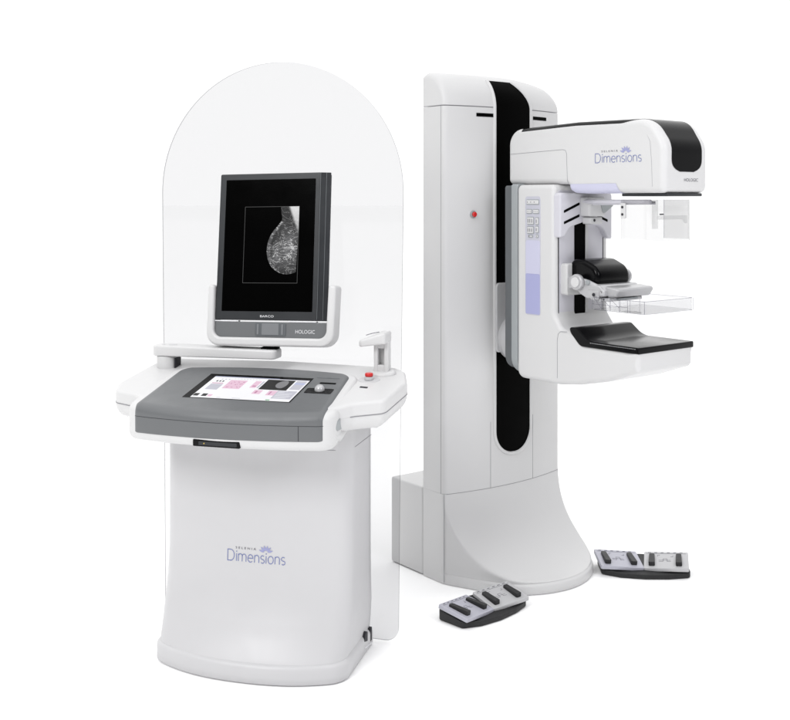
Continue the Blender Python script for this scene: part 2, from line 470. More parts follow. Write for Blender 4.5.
seamline(bm, [(fr[1].x, fr[1].y, .916), (fr[1].x, fr[1].y, .866)], .0014)
obj_split('joint_line', bm, 'dark', cover)
bm = nb(); seamline(bm, [(pv.x, pv.y + .0055, .860), (pv.x, pv.y + .0075, .845), (pv.x, pv.y + .016, .834)], .0016)
obj_split('joint_line', bm, 'seam', rim)
# grab handle openings at the right front
bm = nb()
puck(bm, rpoly([(-.172, .892, .012), (-.068, .886, .012), (-.052, .940, .012), (-.160, .924, .014)]), .350, .3675, 0, .002, SR)
obj('handle_recess', bm, 'midgrey', rim)
bm = nb()
tube(bm, [(.348, -.17, .872), (.352, -.12, .864), (.348, -.06, .872), (.338, .00, .885), (.325, .06, .90)], [.018, .019, .019, .020, .020], 14)
obj('grab_handle', bm, 'white', ws)
# media slot
bm = nb(); puck(bm, rrect(-.115, .055, .8335, .857, .004), .232, .2505, .0, .003, FR); obj('media_slot', bm, 'black', ws)
bm = nb(); puck(bm, rrect(-.093, .045, .839, .851, .002), .248, .2515, .0, .0005, FR, mi=0)
puck(bm, rrect(-.075, -.071, .843, .847, .001), .248, .2525, .0, .0005, FR, mi=1)
obj('slot_door', bm, ['bezel', pmat('amber_lens', (.5, .35, .05))], ws)

# touch screen lying in the panel
def tsm(s, t, h=.0012):
    x = (-.200 + .388 * s) + (.006 * (t - .5)); y = -.133 + .213 * t
    return Vector((x, y, gz(x, y) + h))
def tq(bm, s0, s1, t0, t1, h, mi, r=0):
    bm.faces.new([bm.verts.new(tsm(*q, h)) for q in ((s0, t0), (s1, t0), (s1, t1), (s0, t1))]).material_index = mi
bm = nb(); tq(bm, -.02, 1.01, -.012, 1.05, .0008, 0); frame = obj('touchscreen', bm, 'scr', ws)
bm = nb()
E = [emat('display_white', (.93, .93, .95)), emat('display_pink', (.80, .55, .68)), emat('display_grey', (.55, .55, .62)),
     emat('display_black', (.004, .004, .004)), emat('display_blue', (.45, .50, .75)), emat('display_green', (.15, .4, .2)), emat('display_scan', (.22, .22, .23)), emat('display_rose', (.55, .25, .40))]
tq(bm, .055, .998, .0, .93, .0012, 0)
H = .0016
tq(bm, .055, .998, .905, .93, H, 2)                                     # title bar
tq(bm, .055, .70, .935, .945, H, 4)
tq(bm, .25, .42, .42, .80, H, 1)                                        # pink patient block
for _ in range(22):
    a = random.uniform(.255, .40); b = random.uniform(.44, .77); tq(bm, a, a + random.uniform(.006, .02), b, b + .02, H + .0004, 7)
for k in range(9): tq(bm, .27 + .03 * k, .285 + .03 * k + random.uniform(0, .008), .85, .865, H, 2)
tq(bm, .60, .87, .45, .895, H, 3)                                       # scan preview
bm.faces.new([bm.verts.new(tsm(.79 + .055 * math.cos(a) * (1.25 if math.cos(a) < 0 else .7), .70 + .17 * math.sin(a), H + .0004)) for a in [k * math.pi / 10 for k in range(20)]]).material_index = 6
for (a, b, c, d, m_) in ((.50, .56, .5, .8, 1), (.57, .59, .5, .8, 2), (.58, .66, .25, .42, 1), (.72, .80, .22, .42, 1), (.515, .55, .55, .6, 7), (.6, .62, .28, .38, 7), (.74, .755, .25, .38, 7),
                         (.10, .22, .35, .60, 2), (.885, .985, .50, .885, 2), (.80, .985, .1, .44, 2), (.885, .985, .72, .80, 4), (.06, .11, .06, .17, 3), (.14, .19, .06, .17, 3), (.20, .24, .06, .15, 1), (.10, .21, .62, .65, 7), (.77, .81, .015, .05, 5), (.30, .34, .03, .045, 2), (.45, .53, .03, .045, 2)):
    tq(bm, a, b, c, d, H + (.0002 if m_ == 7 else 0), m_)
for k in range(3): tq(bm, .12 + .03 * k, .135 + .03 * k, .70, .76, H, 3); tq(bm, .15 + .035 * k, .165 + .035 * k, .80, .84, H, 2)
for k in range(7): tq(bm, .815, .815 + random.uniform(.06, .15), .13 + .045 * k, .14 + .045 * k, H + .0004, 0)
obj('display', bm, E, frame)
# trackball, slots
bm = nb(); P = [Vector((.255 + .052 * math.copysign(abs(math.cos(a)) ** .55, math.cos(a)), -.022 + .018 * math.copysign(abs(math.sin(a)) ** .6, math.sin(a)))) for a in [k * math.pi / 18 for k in range(36)]]
P = rrect(.205, .303, -.045, .0, .006)
puck(bm, P, lambda x, y: gz(x, y) - .004, lambda x, y: gz(x, y) + .0015, 0, .001); tb = obj('trackball_housing', bm, 'black', ws)
bm = nb(); bmesh.ops.create_uvsphere(bm, u_segments=24, v_segments=16, radius=.018, matrix=Matrix.Translation((.255, -.018, gz(0, -.018) + .004)))
obj('trackball', bm, 'silver', tb)
bm = nb(); puck(bm, rrect(.232, .292, .045, .057, .003), lambda x, y: gz(x, y) - .004, lambda x, y: gz(x, y) + .0012, 0, .001); obj('card_slot', bm, 'satin', ws)
bm = nb(); puck(bm, rrect(.205, .290, .098, .1015, .001), lambda x, y: gz(x, y) - .004, lambda x, y: gz(x, y) + .0008, 0, 0)
puck(bm, rrect(.244, .256, .0985, .107, .001), lambda x, y: gz(x, y) - .004, lambda x, y: gz(x, y) + .0009, 0, 0); obj_split('indicator_mark', bm, 'bezel2', ws)
# stop button, keyhole
bm = nb(); puck(bm, [Vector((.385 + .040 * math.cos(a), .149 + .032 * math.sin(a))) for a in [k * math.pi / 14 for k in range(28)]], lambda x, y: wz(x, y) - .003, lambda x, y: wz(x, y) + .002, 0, .002)
disc(bm, (.385, .149, 1.012), .017, .012, 'z'); sb = obj('button_base', bm, 'trim', ws)
bm = nb(); disc(bm, (.385, .149, 1.024), .015, .014, 'z', rb=.005); obj('stop_button', bm, 'red', sb)
bm = nb(); puck(bm, rpoly([(.374, .064, .003), (.404, .06, .003), (.404, .074, .003), (.374, .078, .003)]), lambda x, y: wz(x, y) - .003, lambda x, y: wz(x, y) + .001, 0, .0005); obj('key_socket', bm, 'dark', ws)
# probe holder at the right rear
bm = nb()
pl = [(.384, 1.02, .0), (.445, 1.02, 0), (.441, 1.135, 0), (.392, 1.135, 0)]
for a0, a1 in ((.386, .401), (.425, .441)): puck(bm, rrect(a0, a1, 1.02, 1.145, .005), -.245, -.205, .004, .004, FR)
puck(bm, rrect(.39, .436, 1.02, 1.058, .005), -.242, -.208, .004, .004, FR); puck(bm, rrect(.39, .436, 1.118, 1.148, .005), -.242, -.208, .004, .004, FR)
puck(bm, rrect(.396, .43, 1.05, 1.125, .005), -.245, -.238, .001, .001, FR)
holder = obj('probe_holder', bm, 'white', ws)
bm = nb(); puck(bm, rpoly([(.336, .185, .02), (.345, .165, .02), (.438, .17, .012), (.440, .26, .012), (.40, .27, .02), (.345, .235, .03)], 6), lambda x, y: 1.138 - .012 * smooth(.40, .34, x), lambda x, y: 1.150 + .028 * smooth(.335, .42, x), .006, .008); obj('holder_cap', bm, 'white', holder)
bm = nb(); tube(bm, [(.362, .19, 1.1675), (.38, .20, 1.173), (.405, .215, 1.1775)], .0016, 6); obj('cap_groove', bm, 'seam', holder)
bm = nb(); puck(bm, [Vector((.415 + .05 * math.cos(a), .222 + .035 * math.sin(a))) for a in [k * math.pi / 14 for k in range(28)]], lambda x, y: wz(x, y) - .002, lambda x, y: wz(x, y) + .014, 0, .013, seg=6); obj('holder_foot', bm, 'white', holder)

# monitor arm
bm = nb(); disc(bm, (-.440, .205, 1.0), .041, .062, 'z', rb=.004); post = obj('arm_post', bm, 'white', ws)
bm = nb(); box(bm, -.400, -.396, .18, .23, 1.018, 1.056, .001); obj('post_gap', bm, 'dark', post)
bm = nb(); puck(bm, rpoly([(-.492, .165, .03), (.022, .150, .02), (.022, .235, .02), (-.492, .245, .03)], 8), lambda x, y: 1.0625 + .007 * (x + .49) / .5, 1.104, .006, .008); arm = obj('monitor_arm', bm, 'white', ws)
bm = nb(); disc(bm, (-.415, .2, 1.103), .016, .002, 'z', rb=.0005); disc(bm, (-.455, .2, 1.103), .006, .002, 'z', rb=.0005); obj('arm_cap', bm, 'trim', arm)
bm = nb(); disc(bm, (-.012, .19, 1.100), .018, .03, 'z'); box(bm, -.045, .02, .175, .21, 1.104, 1.111, .002); obj('monitor_pivot', bm, 'satin', ws)
# monitor in its own tilted frame: a right, b up, c toward viewer
MF = Matrix.Translation((-.012, .150, 1.112)) @ Matrix.Rotation(R(-11.3), 4, 'X') @ Matrix.Rotation(R(1.2), 4, 'Z') @ FR
MF = Matrix.Translation((-.006, .170, 1.112)) @ Matrix.Rotation(R(-.9), 4, 'Y') @ Matrix.Rotation(R(-7.5), 4, 'X') @ FR
bm = nb()
puck(bm, rrect(-.222, .216, .100, .653, .008), -.036, -.014, .01, .002, MF, mi=0)
puck(bm, rpoly([(-.224, .100, .006), (.182, .100, .004), (.182, .655, .004), (-.224, .655, .006)]), -.016, 0, 0, .003, MF, mi=0)
# slanting right bezel
puck(bm, rrect(.181, .218, .100, .655, .002), -.016, lambda x, y: -.001 - (x - .181) * .28, 0, .002, MF, mi=0)
mon = obj('monitor', bm, 'bezel', ws)
bm = nb(); tube(bm, [MF @ Vector((.182, .104, .0002)), MF @ Vector((.182, .654, .0002))], .0013, 5); tube(bm, [MF @ Vector((.203, .104, -.0062)), MF @ Vector((.203, .654, -.0062))], .0012, 5)
obj('bezel_trim', bm, 'bezel2', mon)
bm = nb(); puck(bm, rrect(-.199, .163, .133, .632, .002), -.004, .0012, 0, .0004, MF); scr = obj('screen', bm, 'scr', mon)
bm = nb(); font_bm(bm, 'BARCO', -.042, .012, .111, .119, lambda x, y: MF @ Vector((x, y, .0012))); obj('lettering', bm, 'print_white', mon)
# scan image: film frame 0..1
def fm(s, t, h=.0022): return MF @ Vector((-.117 + .218 * s, .527 - .288 * t, h))
lg = emat('scan_frame', (.10, .10, .10))
bm = nb()
for a in (((0, 0), (1, 0)), ((1, 0), (1, 1)), ((1, 1), (0, 1)), ((0, 1), (0, 0))): tube(bm, [fm(*a[0]), fm(*a[1])], .0006, 4)
tissue = bpy.data.materials.new('scan_tissue'); tissue.use_nodes = True
t = tissue.node_tree; b = t.nodes['Principled BSDF']; b.inputs['Base Color'].default_value = (.01, .01, .01, 1); b.inputs['Roughness'].default_value = .3; b.inputs['Specular IOR Level'].default_value = .1
at = t.nodes.new('ShaderNodeAttribute'); at.attribute_name = 'tissue'
tcn = t.nodes.new('ShaderNodeTexCoord')
mp_ = t.nodes.new('ShaderNodeMapping'); mp_.inputs['Rotation'].default_value = (0, R(28), 0); mp_.inputs['Scale'].default_value = (48, 1, 90)
t.links.new(tcn.outputs['Object'], mp_.inputs[0])
n1 = t.nodes.new('ShaderNodeTexNoise'); n1.inputs['Scale'].default_value = 1.0; n1.inputs['Detail'].default_value = 9; n1.inputs['Roughness'].default_value = .75; n1.inputs['Distortion'].default_value = 1.6
t.links.new(mp_.outputs[0], n1.inputs['Vector'])
rp = t.nodes.new('ShaderNodeValToRGB'); rp.color_ramp.elements[0].position = .36; rp.color_ramp.elements[0].color = (.12, .12, .13, 1); rp.color_ramp.elements[1].position = .74; rp.color_ramp.elements[1].color = (1.0, 1.0, 1.02, 1)
t.links.new(n1.outputs[0], rp.inputs[0])
mu = t.nodes.new('ShaderNodeMix'); mu.data_type = 'RGBA'; mu.blend_type = 'MULTIPLY'; mu.inputs[0].default_value = 1
n3 = t.nodes.new('ShaderNodeTexNoise'); n3.inputs['Scale'].default_value = .30; n3.inputs['Detail'].default_value = 3; n3.inputs['Distortion'].default_value = 2.5
t.links.new(mp_.outputs[0], n3.inputs['Vector'])
sb_ = t.nodes.new('ShaderNodeMath'); sb_.operation = 'SUBTRACT'; sb_.inputs[1].default_value = .5; t.links.new(n3.outputs[0], sb_.inputs[0])
ab_ = t.nodes.new('ShaderNodeMath'); ab_.operation = 'ABSOLUTE'; t.links.new(sb_.outputs[0], ab_.inputs[0])
rg_ = t.nodes.new('ShaderNodeMapRange'); t.links.new(ab_.outputs[0], rg_.inputs[0])
for i_, v_ in enumerate((0, .024, 2.3, 0)): rg_.inputs[i_ + 1].default_value = v_
ad_ = t.nodes.new('ShaderNodeMix'); ad_.data_type = 'RGBA'; ad_.blend_type = 'ADD'; ad_.inputs[0].default_value = 1
t.links.new(rp.outputs[0], ad_.inputs[6]); t.links.new(rg_.outputs[0], ad_.inputs[7])
sr_ = t.nodes.new('ShaderNodeSeparateColor'); t.links.new(at.outputs['Color'], sr_.inputs[0]); t.links.new(sr_.outputs[0], mu.inputs[6]); t.links.new(ad_.outputs[2], mu.inputs[7]); a2_ = t.nodes.new('ShaderNodeMix'); a2_.data_type = 'RGBA'; a2_.blend_type = 'ADD'; a2_.inputs[0].default_value = 1; t.links.new(mu.outputs[2], a2_.inputs[6]); t.links.new(sr_.outputs[1], a2_.inputs[7]); t.links.new(a2_.outputs[2], b.inputs['Emission Color']); b.inputs['Emission Strength'].default_value = 1.0
lay = bm.loops.layers.float_color.new('tissue')
# rows down the picture: (t, left edge)
ed = [(0, .665), (.08, .675), (.17, .69), (.25, .62), (.32, .54), (.42, .465), (.53, .43), (.64, .435), (.74, .48), (.81, .55), (.85, .625), (.875, .70), (.884, .75), (.888, .80)]
edT = ed
nr = 110; nc = 14; VV = []; DD = []
for j in range(nr + 1):
    tt = .888 * j / nr; row = []; dr = []
    l = hermite(edT, tt)
    r_ = 1 - max(0, (tt - .30)) * .05 if tt < .85 else .9725 - .15 * ((tt - .85) / .038) ** 2
    r_ = max(r_, l + .02)
    for i in range(nc + 1):
        s = l + (r_ - l) * i / nc; row.append(bm.verts.new(fm(s, tt, .0026)))
        e = i / nc; body = math.exp(-((s - .83) / .16) ** 2 - ((tt - .55) / .22) ** 2)
        skin = .45 if i <= 1 and tt > .2 else 0
        pect = .65 * smooth(0, .05, s - (.80 + .5 * tt)) if tt < .42 else 0
        d = .045 + .30 * body + skin * .35 + .28 * math.exp(-((s - .60) / .07) ** 2 - ((tt - .64) / .13) ** 2)
        dr.append((d, pect * smooth(.5, .05, tt)))
    VV.append(row); DD.append(dr)
for j in range(nr):
    for i in range(nc):
        f = bm.faces.new((VV[j][i], VV[j][i + 1], VV[j + 1][i + 1], VV[j + 1][i])); f.material_index = 1
        for lp, (a, c) in zip(f.loops, ((j, i), (j, i + 1), (j + 1, i + 1), (j + 1, i))): lp[lay] = (DD[a][c][0], DD[a][c][1], 0, 1)
obj('scan_image', bm, [lg, tissue], mon)
# lower control strip and cradle
bm = nb(); puck(bm, rpoly([(-.224, .034, .028), (.220, .034, .028), (.222, .094, .003), (-.224, .094, .003)], 8), -.05, -.001, .003, .003, MF)
strip = obj('monitor_base', bm, 'grey', ws)
bm = nb(); puck(bm, rrect(-.060, .062, .042, .09, .006), -.01, .0015, 0, .001, MF); obj('button_plate', bm, 'bezel2', strip)
bm = nb(); puck(bm, rrect(-.034, .034, .046, .088, .003), -.01, .0028, 0, .001, MF, mi=0)
for a in (-.053, .044): puck(bm, rrect(a, a + .008, .047, .086, .003), -.01, .0035, 0, .001, MF, mi=0)
obj('monitor_button', bm, pmat('button_grey', (.17, .177, .185)), strip)
bm = nb(); font_bm(bm, 'HOLOGIC', .100, .176, .053, .0665, lambda x, y: MF @ Vector((x, y, .0010))); obj('lettering', bm, 'print_white', strip)
bm = nb(); puck(bm, rrect(-.224, -.13, .0945, .0985, .001), -.02, .0005, 0, 0, MF); puck(bm, rrect(.07, .18, .0945, .0985, .001), -.02, .0005, 0, 0, MF); obj_split('strip_gap', bm, 'print_white', strip)
bm = nb()
o_ = [(-.254, .004, .05), (.250, .004, .05), (.256, .232, .012), (.226, .232, .012), (.221, .036, .03), (-.225, .036, .03), (-.228, .232, .012), (-.254, .232, .012)]
P = rpoly(o_, 8)
puck(bm, P, -.062, .012, .006, .009, MF, 5)
obj('cradle', bm, 'white', ws)

# arched radiation shield
def shield_pts():
    o = []; r = .05
    o += arc(-.455, .022 + r, r, r, 180, 270, 8); o += arc(.402, .012 + r, r, r, 270, 360, 8)
    o += [(.456, .5), (.462, 1.0), (.468, 1.5)]
    cx = -.024; hw = .494
    o += arc(cx, 1.69, hw, .50, 0, 180, 64)
    o += [(-.512, 1.0), (-.508, .5)]
    return [Vector(p) for p in o]
bm = nb(); P = shield_pts(); c0, c1 = -.318, -.310
A_ = [bm.verts.new(FR @ Vector((p.x, p.y, c1))) for p in P]; B_ = [bm.verts.new(FR @ Vector((p.x, p.y, c0))) for p in P]
bm.faces.new(A_).material_index = 0; bm.faces.new(B_[::-1]).material_index = 0
for i in range(len(P)): bm.faces.new((A_[i], B_[i], B_[(i + 1) % len(P)], A_[(i + 1) % len(P)])).material_index = 1
obj('shield', bm, ['glass', 'glassedge'], ws)
bm = nb(); puck(bm, rrect(-.30, .30, .15, .80, .02), -.318, -.28, .002, .002, FR); obj('shield_bracket', bm, 'trim', ws)

# =================================================================== GANTRY
ga = thing('mammography_machine', 'tall white breast scanner: column on a swept foot, black slot and swivelling arm', 'medical scanner', (.211, 4.575, 0), 38)
SD = Matrix(((0, 0, 1, 0), (-1, 0, 0, 0), (0, 1, 0, 0), (0, 0, 0, 1)))   # (n,z,w)
CW = .717
def F0(w): return .05 * (1 - ((w - CW / 2) / (CW / 2)) ** 2)
D = [(0, 0), (.05, .115), (.10, .212), (.149, .284), (.23, .338), (.312, .368), (.41, .378), (.502, .361), (.58, .325), (.645, .274), (.69, .20), (.717, .10)]
def smin(a, b, k=.012):
    h = max(0, min(1, .5 + .5 * (b - a) / k)); return b + (a - b) * h - k * h * (1 - h)
def base_n(w, e): return max(F0(w) if e <= 0 else min(hermite(D, w) if w > .02 else w * 2.3, 9) if False else -1, smin(hermite(D, w), F0(w) + e))
def frontring(fn, z, rc=.018, back=-.14):
    pts = []; nn = 72
    for k in range(nn + 1):
        w = CW * (.5 - .5 * math.cos(math.pi * k / nn)); n = fn(w)
        d = min(w, CW - w)
        if d < rc: n -= rc - math.sqrt(max(0, rc * rc - (rc - d) ** 2))
        zz = z(w) if callable(z) else z
        pts.append(Vector((w, -n, zz)))
    for k in range(1, 5): pts.append(Vector((CW, -(pts[nn].y * -1 + (back - pts[nn].y * -1) * k / 4), pts[nn].z)))
    for k in range(0, 4): pts.append(Vector((0, -(back + (-pts[0].y - back) * k / 4), pts[0].z)))
    return pts
# swept foot
def foot_fn(e):
    def f(w):
        d = hermite(D, w); v = F0(w) + e
        if e < .003: return F0(w)
        v = smin(d, v, .015) if e > .02 else min(max(d, 0), v)
        return max(v, min(F0(w), v) if w < .02 else F0(w) if e < .05 and d > F0(w) else v)
    return f
SEAMZ = .388
bm = nb(); RR = []
for z, ins in ((.002, .004), (.006, 0), (.03, 0)):
    RR.append(frontring(lambda w: hermite(D, w) - ins, z, .012))
for e_, z_ in ((.0015, .037), (.006, .043), (.014, .0465)):
    RR.append(frontring(lambda w: hermite(D, w) - e_, z_, .012))
for k in range(40, -1, -1):
    th = math.pi / 2 * k / 40
    z = SEAMZ - (SEAMZ - .047) * math.sin(th); e = .335 * (1 - math.cos(th))
    RR.append(frontring(lambda w: min(smin(hermite(D, w) - .012 * smooth(.1, .047, z), F0(w) + e, .010 * min(1, e / .05) + 1e-4), 9) if e > .002 else min(F0(w), F0(w)), z, .012))
rings(bm, RR)
foot = obj('foot', bm, 'white', ga, ang=55)
bm = nb(); seamline(bm, [(-.0004, -.002, z) for z in (.01, .2, SEAMZ)], .0022)
seamline(bm, [(w, -F0(w) - .0003 + (.012 if w < .008 or w > CW - .008 else 0), SEAMZ) for w in [.012 + (CW - .024) * k / 30 for k in range(31)]], .0018)
seamline(bm, [(w, -F0(w) - .0002, z) for w, z in ((.234, SEAMZ), (.234, .55), (.234, .68))], .0016)
seamline(bm, [(w, -F0(w) - .0002, z) for w, z in ((.498, SEAMZ), (.498, .55), (.498, .68))], .0016)
obj_split('joint_line', bm, 'seam', foot)
# column
bm = nb(); rings(bm, [frontring(F0, z) for z in (SEAMZ + .0005, .8, 1.2, 1.6, 2.068)])
column = obj('column', bm, 'white', ga, ang=50)
# cap
def capshift(t): return .125 * (1 - math.sqrt(max(0, 1 - t * t)))
def capn(w, z): return F0(w) - capshift(min(1, (z - 2.072) / .15))
def ztop(w): return 2.222 - .035 * max(0, (w - .35) / .367) ** 2
bm = nb(); RR = []
for k in range(15):
    t = math.sin(math.pi / 2 * k / 14)
    if k == 14: t = .9995
    def zf(w, t=t):
        ed = min(w, CW - w); rr = .03 if w < CW / 2 else .06
        drop = rr - math.sqrt(max(0, rr * rr - (rr - ed) ** 2)) if ed < rr else 0
        return 2.072 + (ztop(w) - drop * .8 - 2.072) * t
    RR.append(frontring(lambda w, t=t: F0(w) - capshift(t), zf, .018))
rings(bm, RR)
cap = obj('cap', bm, 'white', ga, ang=50)
bm = nb(); seamline(bm, [(0, .138, 2.070), (0, .07, 2.070), (0, .017, 2.070), (.004, .006, 2.07), (.012, 0, 2.070)] + [(w, -F0(w) + .0002, 2.070) for w in [.018 + (CW - .036) * k / 30 for k in range(31)]] , .0022)
seamline(bm, [(-.0002, .020, SEAMZ), (-.0002, .020, 1.2), (-.0002, .020, 2.07)], .0018)
obj_split('joint_line', bm, 'seam', column)
# black travel slot, running over the cap
GW0, GW1 = .262, .478
def slot_bm(d, w0, w1, zlo, rad, mi):
    bm = nb(); rows = []
    zc = zlo + rad
    for k in range(13):
        a = math.pi / 2 * k / 12
        z = zc - rad * math.cos(a); hw = (w1 - w0) / 2
        x = hw * math.sin(a); rows.append(((w0 + w1) / 2 - x, (w0 + w1) / 2 + x, z))
    rows += [(w0, w1, z) for z in (.7, .9, 1.2, 1.6, 1.9, 2.0715)]
    for k in range(1, 17):
        t = .80 * k / 16
        rows.append((w0 - .004 * t, w1 - .085 * (t / .8) ** 1.8, 2.072 + t * .147))
    V = []
    for a, b_, z in rows:
        r = []
        for i in range(9):
            w = a + (b_ - a) * i / 8
            n = F0(w) if z < 2.072 else F0(w) - capshift((z - 2.072) / .147 * (.9995))
            zz = z if z < 2.072 else 2.072 + (ztop(w) - 2.072) * (z - 2.072) / .147
            r.append(bm.verts.new((w, -n - d, zz + d * (0 if z < 2.1 else .8))))
        V.append(r)
    for p, q in zip(V, V[1:]):
        for i in range(8): 
            f = bm.faces.new((p[i], p[i + 1], q[i + 1], q[i])); f.material_index = mi
    return bm, rows
bm, rows = slot_bm(.0012, GW0, GW1, .524, .108, 0)
obj('travel_slot', bm, 'satin', ga)
# raised white lip round the slot
bm = nb()
pts = []
def lipp(w, z):
    n = F0(w) if z < 2.072 else F0(w) - capshift((z - 2.072) / .147 * .9995)
    zz = z if z < 2.072 else 2.072 + (ztop(w) - 2.072) * (z - 2.072) / .147
    return (w, -n + .001, zz)
for a, b_, z in rows[::-1]: pts.append(lipp(b_ + .005, z))
for a, b_, z in rows[1:]: pts.append(lipp(a - .005, z))
tube(bm, pts, .0085, 10)
obj('slot_lip', bm, 'white', ga)
# slit vents and emergency stop
bm = nb()
for a, b_ in ((.157, .258), (.500, .602)):
    pl_ = [(a + (b_ - a) * k / 6) for k in range(7)]
    for k in range(6):
        w0, w1 = pl_[k], pl_[k + 1]
        for z0, z1 in ((2.026, 2.042),):
            bm.faces.new([bm.verts.new((w, -F0(w) - .0012, z)) for w, z in ((w0, z0), (w1, z0), (w1, z1), (w0, z1))])
obj_split('slit', bm, 'satin', ga)
bm = nb(); disc(bm, (.141, -.028, 1.597), .017, -.009, 'y'); es = obj('button_base', bm, 'midgrey', ga)
bm = nb(); disc(bm, (.141, -.036, 1.597), .0115, -.011, 'y', rb=.004); obj('stop_button', bm, 'red', es)
# low box behind
bm = nb(); box(bm, .0, CW, .141, .375, .004, .39, .008, cr=.012); obj('rear_box', bm, 'white', ga)

# ---------------- swivelling C-arm
CM = .36; HW = .166
bm = nb(); puck(bm, rrect(CM - .105, CM + .105, .985, 1.292, .02), .045, .062, 0, .004, FR); sc_ = obj('slot_cover', bm, 'trim', ga)
bm = nb(); disc(bm, (CM, -.05, 1.045), .100, -.125, 'y', rb=.01, seg=48); disc(bm, (CM, -.10, 1.045), .122, -.05, 'y', rb=.01, seg=48); obj('swivel_hub', bm, 'trim', ga)
bm = nb()
puck(bm, rpoly([(CM - .160, .935, .06), (CM + .160, .935, .06), (CM + .160, 1.722, .012), (CM - .160, 1.722, .012)], 8), .170, .215, .004, .004, FR, mi=0)
puck(bm, rpoly([(CM - .165, .920, .07), (CM + .165, .920, .07), (CM + .165, 1.728, .012), (CM - .165, 1.728, .012)], 8), .213, .250, .004, .004, FR, mi=1)
obj('rotation_plate', bm, ['bezel2', 'midgrey'], ga)
# white C body (column part)
bm = nb()
P = rpoly([(.247, .908, .035), (.49, .908, .03), (.60, .922, .1), (.743, .953, .2), (.897, 1.008, .022), (.897, 1.084, .002), (.62, 1.084, .03), (.572, 1.128, .03), (.505, 1.136, .035), (.465, 1.19, .05), (.463, 1.724, .022), (.247, 1.724, .022)], 8, .05)
puck(bm, P, CM - HW, CM + HW, .020, .020, SD, 8)
cbody = obj('arm_body', bm, 'white', ga, ang=50)
bm = nb()
w = CM - HW - .0002
seamline(bm, [(w, -.482, .935), (w, -.482, 1.09), (w, -.487, 1.115), (w, -.50, 1.126), (w, -.535, 1.128)], .0018)
obj_split('joint_line', bm, 'seam', cbody)
# pale insert on the front of the C body
bm = nb(); puck(bm, rrect(CM - .142, CM + .135, 1.192, 1.70, .01), .455, .4655, 0, .001, FR); ins_ = obj('front_insert', bm, 'cool', ga)
bm = nb()
for a in (.2165, .489): box(bm, a, a + .004, -.4668, -.462, 1.195, 1.56, .0005)
obj_split('guide_groove', bm, 'dark', ins_)
bm = nb(); puck(bm, rrect(.313, .377, 1.186, 1.60, .006), .46, .4685, 0, .001, FR); rail = obj('guide_slot', bm, 'satin', ga)
bm = nb(); puck(bm, rrect(.3775, .392, 1.19, 1.60, .003), .46, .472, 0, .001, FR); obj('guide_rail', bm, 'trim', ga)
# side control strip
LS = SD  # (n,z,w); near face is w = CM-HW
wn = CM - HW
def side(bm, P, t, r=.001, mi=0): puck(bm, P, wn - t, wn + .004, r, 0, SD, 3, mi)
bm = nb(); side(bm, rrect(.300, .388, 1.180, 1.675, .012), .0012, .0008); kp = obj('keypad_panel', bm, 'palelav', ga)
bm = nb(); side(bm, rpoly([(.303, 1.352, .003), (.385, 1.352, .003), (.385, 1.492, .01), (.303, 1.492, .01)]), .0019, .0005); obj('label_field', bm, 'lav', kp)
bm = nb(); side(bm, rpoly([(.303, 1.184, .006), (.385, 1.184, .006), (.385, 1.352, .006), (.303, 1.352, .006)]), .0022, .0008); obj('recess', bm, 'lavdeep', kp)
bm = nb()
for a0, a1, b0, b1, m_ in ((.308, .382, 1.640, 1.662, 0), (.308, .342, 1.602, 1.622, 0), (.346, .382, 1.602, 1.622, 0), (.312, .352, 1.556, 1.590, 0), (.360, .380, 1.556, 1.588, 0), (.312, .352, 1.518, 1.550, 0), (.360, .380, 1.522, 1.552, 0), (.318, .346, 1.502, 1.514, 0), (.362, .378, 1.502, 1.517, 0)):
    side(bm, rrect(a0, a1, b0, b1, .004), .0030, .001, 1)
    side(bm, rrect(a0 + .003, a1 - .003, b0 + .003, b1 - .003, .004), .0065, .002, 0)
    if a1 - a0 > .03:
        for q in range(3): side(bm, rrect(a0 + .008 + q * (a1 - a0) * .27, a0 + .011 + q * (a1 - a0) * .27, b0 + .009, b1 - .009, .0005), .0072, 0, 2)
    else: side(bm, rrect(a0 + .008, a0 + .011, b0 + .009, b1 - .009, .0005), .0072, 0, 2)
obj('keypad', bm, ['white', 'midgrey', 'print_grey'], kp)

# tube head
AH = .133
def topz(n): return 1.966 - .012 * smooth(.3, .9, n)
bm = nb()
HR = .024
HP = [(.160, 1.7258, .026), (.160, 1.962, .07), (.55, 1.974, .2), (.925, 1.968, .10), (.992, 1.87, .09), (.990, 1.6862, .026), (.60, 1.6865, .05), (.535, 1.690, .026), (.505, 1.7245, .03)]
P = rpoly(HP, 12, .05)
puck(bm, P, CM - AH, CM + AH, HR, HR, SD, 8)
head = obj('tube_head', bm, 'white', ga, ang=50)
w = CM - AH - .0002
bm = nb(); seamline(bm, [(w, -.178, 1.857), (w, -.22, 1.858), (w, -.48, 1.866), (w, -.496, 1.862), (w, -.502, 1.85), (w, -.504, 1.80), (w, -.507, 1.74), (w, -.514, 1.722)], .0016)
seamline(bm, [(w + .005, -.215, 1.948), (w + .003, -.50, 1.952), (w + .003, -.86, 1.944), (w + .001, -.90, 1.925), (w, -.925, 1.88), (w + .0, -.932, 1.80), (w, -.935, 1.71)], .0010)
obj_split('joint_line', bm, 'seam', head)
bm = nb()
